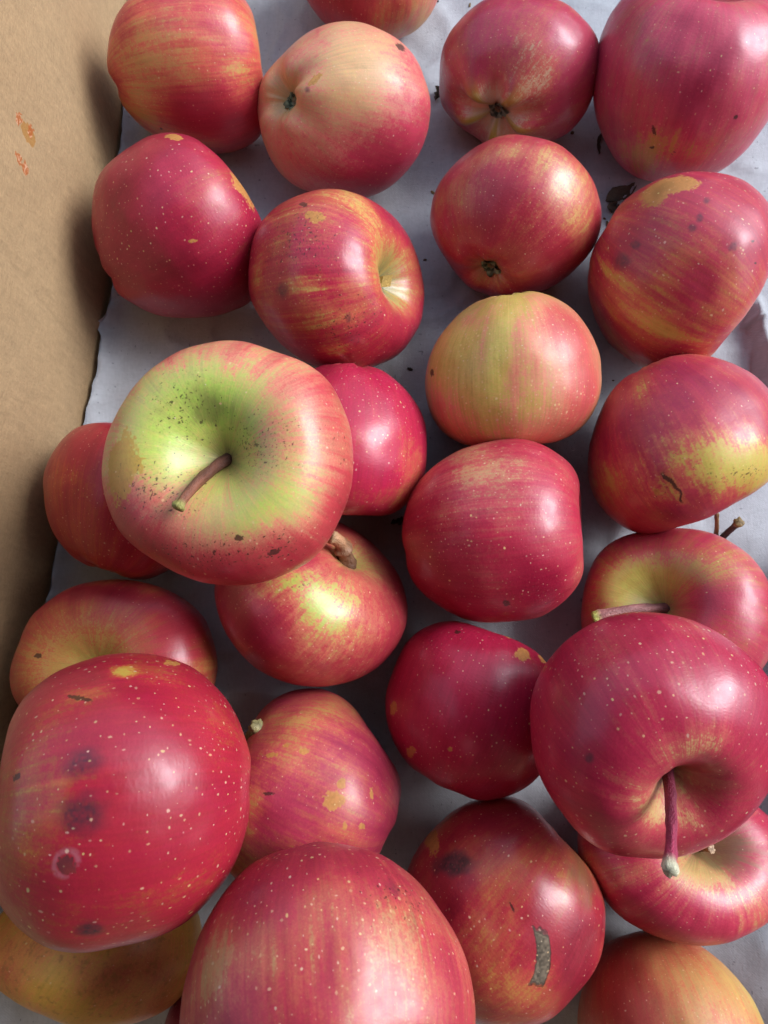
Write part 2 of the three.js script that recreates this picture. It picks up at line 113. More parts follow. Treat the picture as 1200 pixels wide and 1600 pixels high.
  {id:"A14",at:[-.04763,.096,-.05019],s:[.03856,.03876,.03896],axis:[-.1034,.9945,.01881],sp:1.8900000000000001,p:{h:.82,tp:1.2,sd:.56,sw:.36,cd:.1,cw:.3,lb:.2,sl:.2,n:.9,q:33.38},c:["#c9b272","#cc8660","#b44444","#9c2834"],k:{cov:.46,mot:.35,str:.42,sf:6,sg:.8,cg:.3,len:390,lr:.46,ro:.33,grn:.5},stem:{a:[-.001043,.01011,.0001861],b:[-.01067,.02763,.01833],r:[2,1.4],end:2.2,bend:.26,c:["#3e2018","#86503a","#98924e"],knuckle:0},m:[["G",.4363,5.629,-3.133,17.18,-9.29,-1.501,.75],["G",.4014,4.451,-9.331,1.019,-1.05,-8.69,.6],["G",.576,2.016,3.128,-10.51,5.271,1.487,.5],["G",.2443,6.178,2.253,10.58,-8.63,-.1568,.4],["g",.6632,1.335,7.348,-1.002,1.806,16.65,.5],["y",.6807,4.241,-5.979,-2.216,4.205,-10.07,1],["f",.2618,1.152,14.79,3.651,-1.859,9.219,1],["f",.8029,2.88,-2.184,-22.64,6.541,.9915,1],["f",.925,2.251,4.398,-10.23,5.821,2.161,1],["f",.3491,5.367,-6.436,9.368,-9.343,-6.609,1],["f",.4189,3.796,-11.21,-6.8,5.703,-10.25,1],["r",1.047,2.88,-.6698,-32.72,10.35,3.397,1.3],["r",1.152,3.796,-33.91,-11.76,1.954,-11.74,.8],["r",1.204,1.492,9.07,-1.391,4.646,18.77,.5],["r",1.065,5.419,-18.21,24.39,-12.24,1.334,.4],["s",.6632,2.487,.4946,-1.419,.8731,.376,1],["s",.9425,2.278,.4908,-1.787,1.172,.3294,1],["o",.2967,5.864,-4.826,5.85,-5.407,-4.682,1]],l:"large apple with a lime green top, brown stem and tan scab, lying on others",big:1},
  {id:"A18",at:[-.08025,.091,.04982],s:[.04307,.04235,.04164],axis:[-.9289,.3696,.02103],sp:3.57,p:{h:.9,tp:.4,sd:.22,sw:.3,cd:.06,cw:.3,lb:.2,sl:.2,n:.8,q:34.75},c:["#cf9a44","#b86038","#aa2a38","#981c34"],k:{cov:.9,mot:.45,str:.2,sf:5,sg:.3,cg:.3,len:450,lr:.58,ro:.27},stem:{a:[-.02648,.01036,.0005738],b:[-.02571,.02122,.005632],r:[1.3,1.1],end:1.4,bend:.2,c:["#20100e","#30181a","#3a2020"],knuckle:0},m:[["b",1.274,.7854,5.995,-.7394,.8672,4.48,1.1],["b",1.274,1.073,7.576,.4967,-.7343,5.821,1.2],["w",1.204,1.361,3.712,-.1654,-.634,4.276,1],["b",1.379,1.859,4.243,.3847,-.3333,4.219,1.3],["G",1.501,.02618,3.729,.6404,-.1451,3.743,1.6],["g",1.606,.07854,9.356,.3122,-.3888,5.858,1],["g",1.257,.2356,6.517,2.977,.09238,3.688,1],["s",1.204,.2618,3.863,3.029,-.1233,1.065,1],["g",1.204,.8639,13.83,-1.467,.2073,1.284,.7],["s",.7854,.7854,1.246,.6611,-1.372,.9026,1],["g",.8378,1.021,10.8,-.02404,-5.092,26.21,.8],["u",1.85,6.074,2.65,-1.608,-.3446,3.066,1]],l:"big glossy red apple with three round purple bruises, lying on others",big:1},
  {id:"A21",at:[.08379,.083,.03338],s:[.03655,.03844,.04043],axis:[.1209,.8266,.5496],sp:4.83,p:{h:.86,tp:1.1,sd:.44,sw:.27,cd:.1,cw:.3,lb:.2,sl:.2,n:.9,q:36.12},c:["#d2b478","#bd5a50","#aa2c44","#981e3c"],k:{cov:.88,mot:.4,str:.35,sf:9,sg:.55,cg:.3,len:630,lr:.55,ro:.26},stem:{a:[.001875,.01348,.00942],b:[-.01159,.04589,.02862],r:[1.8,1.45],end:2.3,bend:.1,c:["#5a1628","#98304c","#bdb99c"],knuckle:0},m:[["g",.4538,6.205,2.406,8.92,-5.217,1.973,1.4],["g",.4887,5.157,-10.73,-1.396,-1.475,-8.34,.8],["b",.8552,5.157,-1.411,1.353,-1.151,-1.538,1],["b",.3665,.1833,.1128,2.023,-2.356,1.206,.4],["g",.2793,4.346,-10.97,-14.4,1.066,-4.17,.7]],l:"big dotted red apple with a long magenta stem pointing down, on others",big:1},
  {id:"A25",at:[-.01653,.099,.1033],s:[.0395,.04053,.04158],axis:[.1399,.5331,.8344],sp:1.05,p:{h:.94,tp:.9,sd:.42,sw:.34,cd:.1,cw:.3,lb:.2,sl:.2,n:1,q:37.49},c:["#c99a68","#bb6048","#a63440","#8c2238"],k:{cov:.72,mot:.6,str:.36,sf:5,sg:.3,cg:.3,len:630,lr:.55,ro:.33},m:[["g",1.501,4.294,2.237,12.49,-17.24,3.246,.4],["g",1.728,3.744,-1.306,4.01,-9.508,-2.764,.5],["f",1.92,4.398,-3.66,11.13,-6.602,-5.495,1],["b",1.955,4.398,1.507,2.322,-3.032,1.154,.5],["b",1.745,4.477,.4158,2.506,-5.615,-1.031,.4],["b",2.391,3.299,-1.576,2.722,-5.657,2.709,.5],["g",1.745,2.958,-4.606,12.64,-14.15,-5.028,1],["r",1.99,3.299,3.407,10.33,-8.933,5.939,1]],l:"largest apple at the front, muted red with a pale sheen, cut off below",big:1},
];
for (const A of APPLES) { A.turn = appleTurn(A.axis, A.sp); let lo = 0; const o = [0, 0, 0]; for (let i = 0; i <= 90; i++) for (let j = 0; j < 120; j++) { skinPoint(Math.PI * i / 90, Math.PI * j / 60, A, o); lo = Math.min(lo, o[1]); } A.low = -lo; }
// ---- the sky: thin bright cloud, whitest round the veiled sun, bluer away from it ---------
{
  const W = 256, H = 128, d = new Float32Array(W * H * 4);
  for (let j = 0; j < H; j++) for (let i = 0; i < W; i++) {
    const up = ((j + 0.5) / H - 0.5) * Math.PI, az = ((i + 0.5) / W - 0.5) * 2 * Math.PI;
    const x = Math.cos(up) * Math.cos(az), y = Math.sin(up), z = Math.cos(up) * Math.sin(az);
    const ang = Math.acos(clamp(x * SUN.x + y * SUN.y + z * SUN.z, -1, 1));
    const round = Math.atan2(z * SUN.x - x * SUN.z, x * SUN.x + z * SUN.z), lift = up - Math.asin(SUN.y);
    const glow = SKY.glow * Math.exp(-Math.pow(round / SKY.wide, 2) - Math.pow(lift / SKY.tall, 2)) + SKY.glow2 * Math.exp(-ang / 0.9);
    const h = Math.max(y, 0), cl = step(-0.15, 0.45, fbm(x * 2.2 / (h + 0.35) + 3, z * 2.2 / (h + 0.35), 1.7, 4)) * 0.5;
    const blue = [0.30, 0.42, 0.66], white = [0.72, 0.75, 0.8];
    const k = clamp(cl + 0.5 * Math.pow(1 - h, 3), 0, 1), o = (j * W + i) * 4;
    for (let c = 0; c < 3; c++) d[o + c] = y < 0 ? 0.12 : (blue[c] + (white[c] - blue[c]) * k) * SKY.base + glow * [0.96, 0.985, 1.02][c];
    d[o + 3] = 1;
  }
  const t = new THREE.DataTexture(d, W, H, THREE.RGBAFormat, THREE.FloatType);
  t.mapping = THREE.EquirectangularReflectionMapping; t.magFilter = THREE.LinearFilter; t.minFilter = THREE.LinearFilter; t.needsUpdate = true;
  scene.background = t; scene.environment = t;
}

// ---- helpers ----------------------------------------------------------------------
const taken = {};
function numbered(n) { const k = taken[n] = (taken[n] ?? -1) + 1; return k ? `${n}_${String(k).padStart(3, '0')}` : n; }
function tag(o, label, category, group) { o.userData.label = label; o.userData.category = category; if (group) o.userData.group = group; return o; }
function group(name, x, y, z, label, category, grp) { const g = new THREE.Group(); g.name = numbered(name); g.position.set(x, y, z); scene.add(g); return tag(g, label, category, grp); }
function mesh(name, geo, mat, parent = scene) { const m = new THREE.Mesh(geo, mat); m.name = parent === scene ? numbered(name) : name; m.castShadow = m.receiveShadow = true; parent.add(m); return m; }
const lin = (hex) => { const c = new THREE.Color(hex); return [c.r, c.g, c.b]; };
const enc = (v) => { v = clamp(v, 0, 1); return 255 * (v <= 0.0031308 ? v * 12.92 : 1.055 * Math.pow(v, 1 / 2.4) - 0.055) + 0.5 | 0; };
function dataTexture(d, w, h, srgb, clampV) {
  const t = new THREE.DataTexture(d, w, h, THREE.RGBAFormat); t.wrapS = THREE.RepeatWrapping; t.wrapT = clampV ? THREE.ClampToEdgeWrapping : THREE.RepeatWrapping;
  t.magFilter = THREE.LinearFilter; t.minFilter = THREE.LinearMipmapLinearFilter; t.generateMipmaps = true; if (srgb) t.colorSpace = THREE.SRGBColorSpace; t.needsUpdate = true; return t;
}
function paint(w, h, srgb, fn, clampV) {
  const d = new Uint8Array(w * h * 4), c = [0, 0, 0];
  for (let j = 0; j < h; j++) for (let i = 0; i < w; i++) { fn(i, j, c); const o = (j * w + i) * 4; for (let k = 0; k < 3; k++) d[o + k] = srgb ? enc(c[k]) : clamp(c[k], 0, 1) * 255; d[o + 3] = 255; }
  return dataTexture(d, w, h, srgb, clampV);
}
function gridGeometry(nu, nv, fn, uvfn) {            // (nu+1)(nv+1) points of fn(u, v) -> [x, y, z]
  const p = [], uv = [], ix = [];
  for (let j = 0; j <= nv; j++) for (let i = 0; i <= nu; i++) { const a = fn(i / nu, j / nv); p.push(a[0], a[1], a[2]); const b = uvfn ? uvfn(i / nu, j / nv, a) : [i / nu, j / nv]; uv.push(b[0], b[1]); }
  for (let j = 0; j < nv; j++) for (let i = 0; i < nu; i++) { const a = j * (nu + 1) + i, b = a + 1, c = a + nu + 1, d = c + 1; ix.push(a, c, b, b, c, d); }
  const g = new THREE.BufferGeometry(); g.setAttribute('position', new THREE.Float32BufferAttribute(p, 3)); g.setAttribute('uv', new THREE.Float32BufferAttribute(uv, 2)); g.setIndex(ix); g.computeVertexNormals(); return g;
}
// ---- the cardboard box ---------------------------------------------------------------
const WALL = [[-0.131, -0.43], [-0.1295, -0.165], [-0.1305, -0.14], [-0.1505, -0.005], [-0.163, 0.08], [-0.166, 0.23]];   // foot of the bulging near-side wall, x and z
function wallAt(z) { for (let i = 1; i < WALL.length; i++) if (z <= WALL[i][1] || i === WALL.length - 1) { const [a, b] = [WALL[i - 1], WALL[i]]; return a[0] + (b[0] - a[0]) * clamp((z - a[1]) / (b[1] - a[1]), 0, 1); } }
const wallX = (z) => { let s = 0; for (let k = -4; k <= 4; k++) s += wallAt(z + k * 0.006); return s / 9; };
const card = lin('#a58a65'), cardDark = lin('#826645');
function cardColor(x, y, c, seed) {                   // kraft paper: fibres, faint flutes, scuffs, x and y in metres
  const fib = noise(x * 900 + seed, y * 260, 1.5) * 0.5 + noise(x * 2600, y * 2300 + seed, 4.5) * 0.7 + noise(x * 420 + 50, y * 1500, 8.5) * 0.4;
  const big = fbm(x * 26 + seed, y * 26, 2.5, 4), cloud = fbm(x * 90, y * 60 + seed, 6.5, 3);
  const v = 1 + 0.19 * fib + 0.1 * big + 0.08 * cloud, m = clamp(0.22 + 0.5 * big, 0, 1);
  for (let k = 0; k < 3; k++) c[k] = (card[k] + (cardDark[k] - card[k]) * m * 0.55) * v;
  const dk = noise(x * 1500 + 9, y * 1500, seed + 3.3); if (dk > 0.8) for (let k = 0; k < 3; k++) c[k] *= 0.75;
}
const stains = [[-0.1795, 0.0885, 0.0033, 0.0052, 0], [-0.1815, 0.0875, 0.0021, 0.0021, 1], [-0.1805, 0.0955, 0.0022, 0.0022, 1], [-0.166, 0.0875, 0.0026, 0.0019, 1], [-0.1668, 0.0928, 0.0022, 0.0020, 1]];   // z, y, half sizes; 1 torn, 0 oily
const WL = 0.66, WH = 0.14;
const wallMap = paint(1980, 420, true, (i, j, c) => {
  const z = -0.43 + (i + 0.5) / 1980 * WL, y = (j + 0.5) / 420 * WH;
  cardColor(z, y, c, 11);
  const crease = Math.exp(-Math.pow((z + 0.118 + y * 0.14) / 0.0009, 2)), scuff = noise(z * 1400 + y * 300, y * 60, 9); for (let k = 0; k < 3; k++) c[k] *= 1 - 0.07 * crease + (scuff > 0.8 ? 0.05 : 0);
  const fl = Math.sin(z * 2 * Math.PI / 0.0068) * 0.012; for (let k = 0; k < 3; k++) c[k] *= 1 + fl;
  for (const [sz, sy, a, b, torn] of stains) {
    const e = Math.hypot((z - sz) / a, (y - sy) / b) + 0.55 * noise(z * 900, y * 900, sz * 999) * (torn ? 1.2 : 0.4);
    if (e < 1) { const n = noise(z * 1900, y * 1900, 3), s = torn ? (n > 0.4 ? lin('#c49474') : lin('#a0541f')) : lin('#9a6a24'); for (let k = 0; k < 3; k++) c[k] += (s[k] - c[k]) * (torn ? 0.85 : 0.75); }
  }
}, true);
const cardMap = paint(768, 512, true, (i, j, c) => cardColor(i * 0.0008, j * 0.0008, c, 31));
const fibreBump = paint(512, 512, false, (i, j, c) => { c[0] = c[1] = c[2] = 0.5 + 0.22 * noise(i * 0.31, j * 0.11, 1) + 0.2 * noise(i * 0.09, j * 0.33, 2) + 0.16 * fbm(i * 0.05, j * 0.05, 3, 3); });
const wallBump = fibreBump.clone(); wallBump.repeat.set(8, 2); wallBump.needsUpdate = true;
const mWall = new THREE.MeshStandardMaterial({ map: wallMap, roughness: 0.86, bumpMap: wallBump, bumpScale: 0.00016 });
const mCard = new THREE.MeshStandardMaterial({ map: cardMap, roughness: 0.88, bumpMap: fibreBump, bumpScale: 0.0001 });
const box = group('cardboard_box', 0.1, -0.006, -0.1, 'shallow brown cardboard box holding the apples on a grey liner', 'box');
{
  const O = box.position, T = 0.005, lip = (z) => 0.134 + 0.0015 * noise(z * 30, 1, 1);
  const wave = (z, y) => 0.0016 * noise(z * 14, y * 14, 5) + 0.0007 * noise(z * 45, y * 30, 8) - 0.0006 * Math.exp(-Math.pow((z + 0.118 + y * 0.14) / 0.003, 2)) * step(0.01, 0.06, y);
  const zAt = (u) => -0.43 + u * WL;
  // inside sheet, rim and outside sheet of the wall that is seen, one closed loop of height
  const ring = [[0, 0], [0, 1], [1, 1], [1, 0]];
  const inner = gridGeometry(220, 44, (u, v) => { const z = zAt(u), y = v * lip(z); return [wallX(z) + wave(z, y) - 0.004 * v - O.x, y - 0.002 - O.y, z - O.z]; }, (u, v) => [u, v]);
  const outer = gridGeometry(110, 4, (u, v) => { const z = zAt(1 - u), y = v * lip(z); return [wallX(z) - T - 0.004 * v - O.x, y - 0.002 - O.y, z - O.z]; }, (u, v) => [1 - u, v]);
  const rim = gridGeometry(220, 1, (u, v) => { const z = zAt(u), y = lip(z); return [wallX(z) + (v ? -T - 0.004 : wave(z, y) - 0.004) - O.x, y - 0.002 - O.y, z - O.z]; }, (u, v) => [u, 0.99]);
  mesh('side_panel', mergeGeometries([inner, outer, rim]), mWall, box);
  const panel = (name, w, h, d, x, y, z) => { const g = new THREE.BoxGeometry(w, h, d); const uv = g.attributes.uv, p = g.attributes.position; for (let i = 0; i < uv.count; i++) uv.setXY(i, (p.getX(i) + p.getZ(i)) * 1.6, (p.getY(i) + p.getZ(i)) * 2.4); g.translate(x - O.x, y - O.y, z - O.z); mesh(name, g, mCard, box); };
  panel('side_panel', T, 0.09, 0.65, 0.47, 0.041, -0.1);
  panel('end_panel', 0.65, 0.12, T, 0.147, 0.056, -0.4305);
  panel('end_panel', 0.65, 0.12, T, 0.147, 0.056, 0.2275);
  panel('bottom_panel', 0.65, 0.005, 0.652, 0.145, -0.0065, -0.1015);
}
// added unseen light blockers: planks over the box, boards behind it, darkening the gaps
const wood = paint(256, 256, true, (i, j, c) => { const n = 1 + 0.25 * noise(i * 0.02, j * 0.4, 3) + 0.15 * noise(i * 0.1, j * 1.1, 5); c[0] = 0.16 * n; c[1] = 0.11 * n; c[2] = 0.07 * n; });
const mWood = new THREE.MeshStandardMaterial({ map: wood, roughness: 0.8 });
{
  const G = group('added_shelf', 0, -0.01, 0.26, 'added dark plank shelf on two posts, out of view, blocking light over the box', 'shelf');
  for (let k = 0; k < 4; k++) mesh('plank', new THREE.BoxGeometry(0.088, 0.018, 0.42).translate(-0.155 + k * 0.091, 0.375, -0.16), mWood, G);
  for (const s of [-1, 1]) { mesh('post', new THREE.BoxGeometry(0.04, 0.366, 0.04).translate(s * 0.12, 0.183, 0.02), mWood, G); mesh('bracket', new THREE.BoxGeometry(0.03, 0.03, 0.16).rotateX(-0.8).translate(s * 0.12, 0.33, -0.02), mWood, G); }
  const B = group('added_boards', 0, -0.01, 0.33, 'added dark upright boards behind the box, out of view, blocking light from there', 'light blocker');  // unseen boards, added to keep light out on this side
  for (let k = 0; k < 10; k++) mesh('board', new THREE.BoxGeometry(0.196, 1.3 + 0.01 * (k % 3), 0.02).translate(-0.9 + k * 0.2, 0.655, 0), mWood, B);
}
const table = gridGeometry(8, 8, (u, v) => [(u - 0.5) * 4, -0.0105, (v - 0.5) * 4], (u, v) => [u * 6, v * 8]);
mesh('ground', table, new THREE.MeshStandardMaterial({ color: 0x6a655e, roughness: 0.9 })).userData.kind = 'structure';

// ---- the grey liner: a soft pulp sheet that dips under every apple -------------------------
const low = APPLES.filter((a) => !a.big);
function hump(x, z, a, b, r, s = r) { return Math.exp(-Math.pow((x - a) / r, 2) - Math.pow((z - b) / s, 2)); }
function linerY(x, z) {
  let y = 0.0042 + 0.0032 * fbm(x * 24 + 4, z * 24, 2.2, 2) + 0.0007 * noise(x * 90, z * 90, 5) + 0.00022 * noise(x * 330, z * 330, 7) + 0.0022 * Math.pow(1 - Math.abs(noise(x * 17 + 3, z * 17, 6)), 9) + 0.0012 * Math.pow(1 - Math.abs(noise(x * 43, z * 43 + 8, 1)), 10);
  y += 0.014 * hump(x, z, 0.158, 0.142, 0.02, 0.026) + 0.004 * hump(x, z, 0.075, -0.14, 0.014, 0.05) + 0.003 * hump(x, z, 0.02, -0.13, 0.014, 0.06);
  const c = x - 0.1735 - 0.12 * (z + 0.13) ; y += (0.008 * Math.exp(-Math.pow(c / 0.0035, 2)) * (c < 0 ? Math.exp(-Math.pow(c / 0.0011, 2)) : 1) + 0.006 * step(0, 0.004, c) * step(0.05, 0.01, c)) * step(-0.165, -0.145, z) * step(-0.085, -0.1, z);
  for (const a of low) {
    const dx = (x - a.at[0]) / (a.s[0] * 1.0), dz = (z - a.at[2]) / (a.s[2] * 1.0), q = dx * dx + dz * dz;
    if (q < 1.2) { const b = q < 1 ? a.at[1] - a.low * Math.sqrt(1 - q) - 0.0005 : a.at[1], k = clamp(0.5 + (b - y) / 0.004, 0, 1); y = b * (1 - k) + y * k - 0.001 * k * (1 - k); }
  }
  return Math.max(y, -0.0035);
}
const pulp = lin('#a6a9ac');
const linerMap = paint(1600, 1600, true, (i, j, c) => {   // 0.56 m by 0.66 m
  const x = -0.17 + i * 0.00035, z = -0.43 + j * 0.00041;
  const n = 1 + 0.05 * fbm(x * 40, z * 40, 1, 4) + 0.045 * noise(x * 900, z * 900, 2) + 0.04 * noise(x * 2100, z * 300, 3) + 0.03 * noise(x * 300, z * 2000, 4);
  const warm = 0.02 * fbm(x * 18 + 7, z * 18, 9, 3);
  c[0] = pulp[0] * (n + warm); c[1] = pulp[1] * n; c[2] = pulp[2] * (n - warm);
  const s = noise(x * 620 + 3, z * 620, 12), s2 = noise(x * 1300, z * 1100, 15);
  if (s > 0.94 || s2 > 0.96) for (let k = 0; k < 3; k++) c[k] *= 0.5;
  const st = fbm(x * 55 + 30, z * 55, 20, 3); if (st > 0.42) for (let k = 0; k < 3; k++) c[k] *= 1 - 0.5 * (st - 0.42);
}, true);
const weave = paint(512, 512, false, (i, j, c) => { const a = Math.sin(i * Math.PI / 4 + 0.9 * noise(i * 0.03, j * 0.03, 2)), b = Math.sin(j * Math.PI / 4 + 0.9 * noise(i * 0.03, j * 0.03, 6)); c[0] = c[1] = c[2] = 0.5 + 0.14 * a * b + 0.2 * noise(i * 0.22, j * 0.22, 4) + 0.2 * noise(i * 0.6, j * 0.6, 5); });
weave.repeat.set(8.2, 9.6);
const mLiner = new THREE.MeshPhysicalMaterial({ map: linerMap, roughness: 0.7, bumpMap: weave, bumpScale: 0.00016, side: THREE.DoubleSide });
{
  const x1 = 0.46;
  const edge = (z) => wallX(z) + 0.0022 + 0.0006 * noise(z * 60, 3, 3) + 0.0004 * noise(z * 240, 3, 9) - 0.004 * Math.exp(-Math.pow((z + 0.137) / 0.0035, 2));
  const top = gridGeometry(250, 300, (u, v) => {
    const z = -0.424 + v * 0.646, xl = edge(z), w = Math.pow(u, 1.15), x = xl + (x1 - xl) * w;
    let y = linerY(x, z); const e = (x - xl) / 0.006; y += 0.0034 * Math.exp(-e * e) + 0.0016 * Math.exp(-Math.pow((e - 0.1) * 3.3, 2)) * (0.6 + noise(z * 200, 1, 1));
    return [x, y, z];
  }, (u, v, p) => [(p[0] + 0.17) / 0.56, (p[2] + 0.43) / 0.656]);
  const skirt = gridGeometry(1, 300, (u, v) => { const z = -0.424 + v * 0.646, xl = edge(z); const y = linerY(xl, z) + 0.005; return [xl - u * 0.0007, u ? -0.003 : y, z]; }, (u, v) => [0.05, v]);
  const m = mesh('tray_liner', mergeGeometries([top, skirt]), mLiner);
  tag(m, 'grey pulp liner sheet with a ragged edge lying in the box under the apples', 'liner');
}
// ---- apples -----------------------------------------------------------------------
const PALE = lin('#e8cba4'), GREEN = lin('#b2bb52'), LIME = lin('#a8c850'), TAN = lin('#c08c40'), TAN2 = lin('#93672f'), BRUISE = lin('#482c36'), DARK = lin('#38221c'), OLIVE = lin('#5f5434'), SCAB = lin('#b88c3a'), LILAC = lin('#c08c96'), SCAR = lin('#645848'), HOLLOW = lin('#6e6a3c'), FUZZ = lin('#b4a888'), SAGE2 = lin('#6d7258'), SAGE = lin('#72804e'), GROOVE = lin('#a08828');
const grain = paint(512, 512, false, (i, j, c) => { const w = 2 * Math.PI / 512, a = Math.cos(i * w) * 40, b = Math.sin(i * w) * 40; c[0] = c[1] = c[2] = 0.5 + 0.28 * noise(a, b, j * 0.5) + 0.16 * noise(a * 2.3, b * 2.3, j * 1.1) + 0.2 * noise(a * 0.2, b * 0.2, j * 0.09); });
function buildSkin(A) {
  const NT = A.big ? 200 : 150, NF = A.big ? 240 : 180, P = new Float32Array((NT + 1) * (NF + 1) * 3), uv = new Float32Array((NT + 1) * (NF + 1) * 2), o = [0, 0, 0], rowR = new Float32Array(NT + 1);
  for (let i = 0; i <= NT; i++) for (let j = 0; j <= NF; j++) {
    const k = i * (NF + 1) + j; skinPoint(Math.PI * i / NT, 2 * Math.PI * (j % NF) / NF, A, o);
    P.set(o, k * 3); uv[k * 2] = j / NF; uv[k * 2 + 1] = i / NT;
  }
  const ix = [];
  for (let i = 0; i < NT; i++) for (let j = 0; j < NF; j++) { const a = i * (NF + 1) + j, b = a + 1, c = a + NF + 1, d = c + 1; if (i) ix.push(a, b, c); if (i < NT - 1) ix.push(b, d, c); }
  const g = new THREE.BufferGeometry(); g.setAttribute('position', new THREE.BufferAttribute(P, 3)); g.setAttribute('uv', new THREE.BufferAttribute(uv, 2)); g.setIndex(ix); g.computeVertexNormals();
  const n = g.attributes.normal, v = new THREE.Vector3(), w = new THREE.Vector3();
  for (let i = 0; i <= NT; i++) { const a = i * (NF + 1), b = a + NF; v.fromBufferAttribute(n, a).add(w.fromBufferAttribute(n, b)).normalize(); n.setXYZ(a, v.x, v.y, v.z); n.setXYZ(b, v.x, v.y, v.z); }
  for (const i of [0, NT]) { v.set(0, 0, 0); for (let j = 0; j < NF; j++) v.add(w.fromBufferAttribute(n, (i ? NT - 1 : 1) * (NF + 1) + j)); v.normalize(); for (let j = 0; j <= NF; j++) n.setXYZ(i * (NF + 1) + j, v.x, v.y, v.z); }
  return { g, P, NT, NF };
}
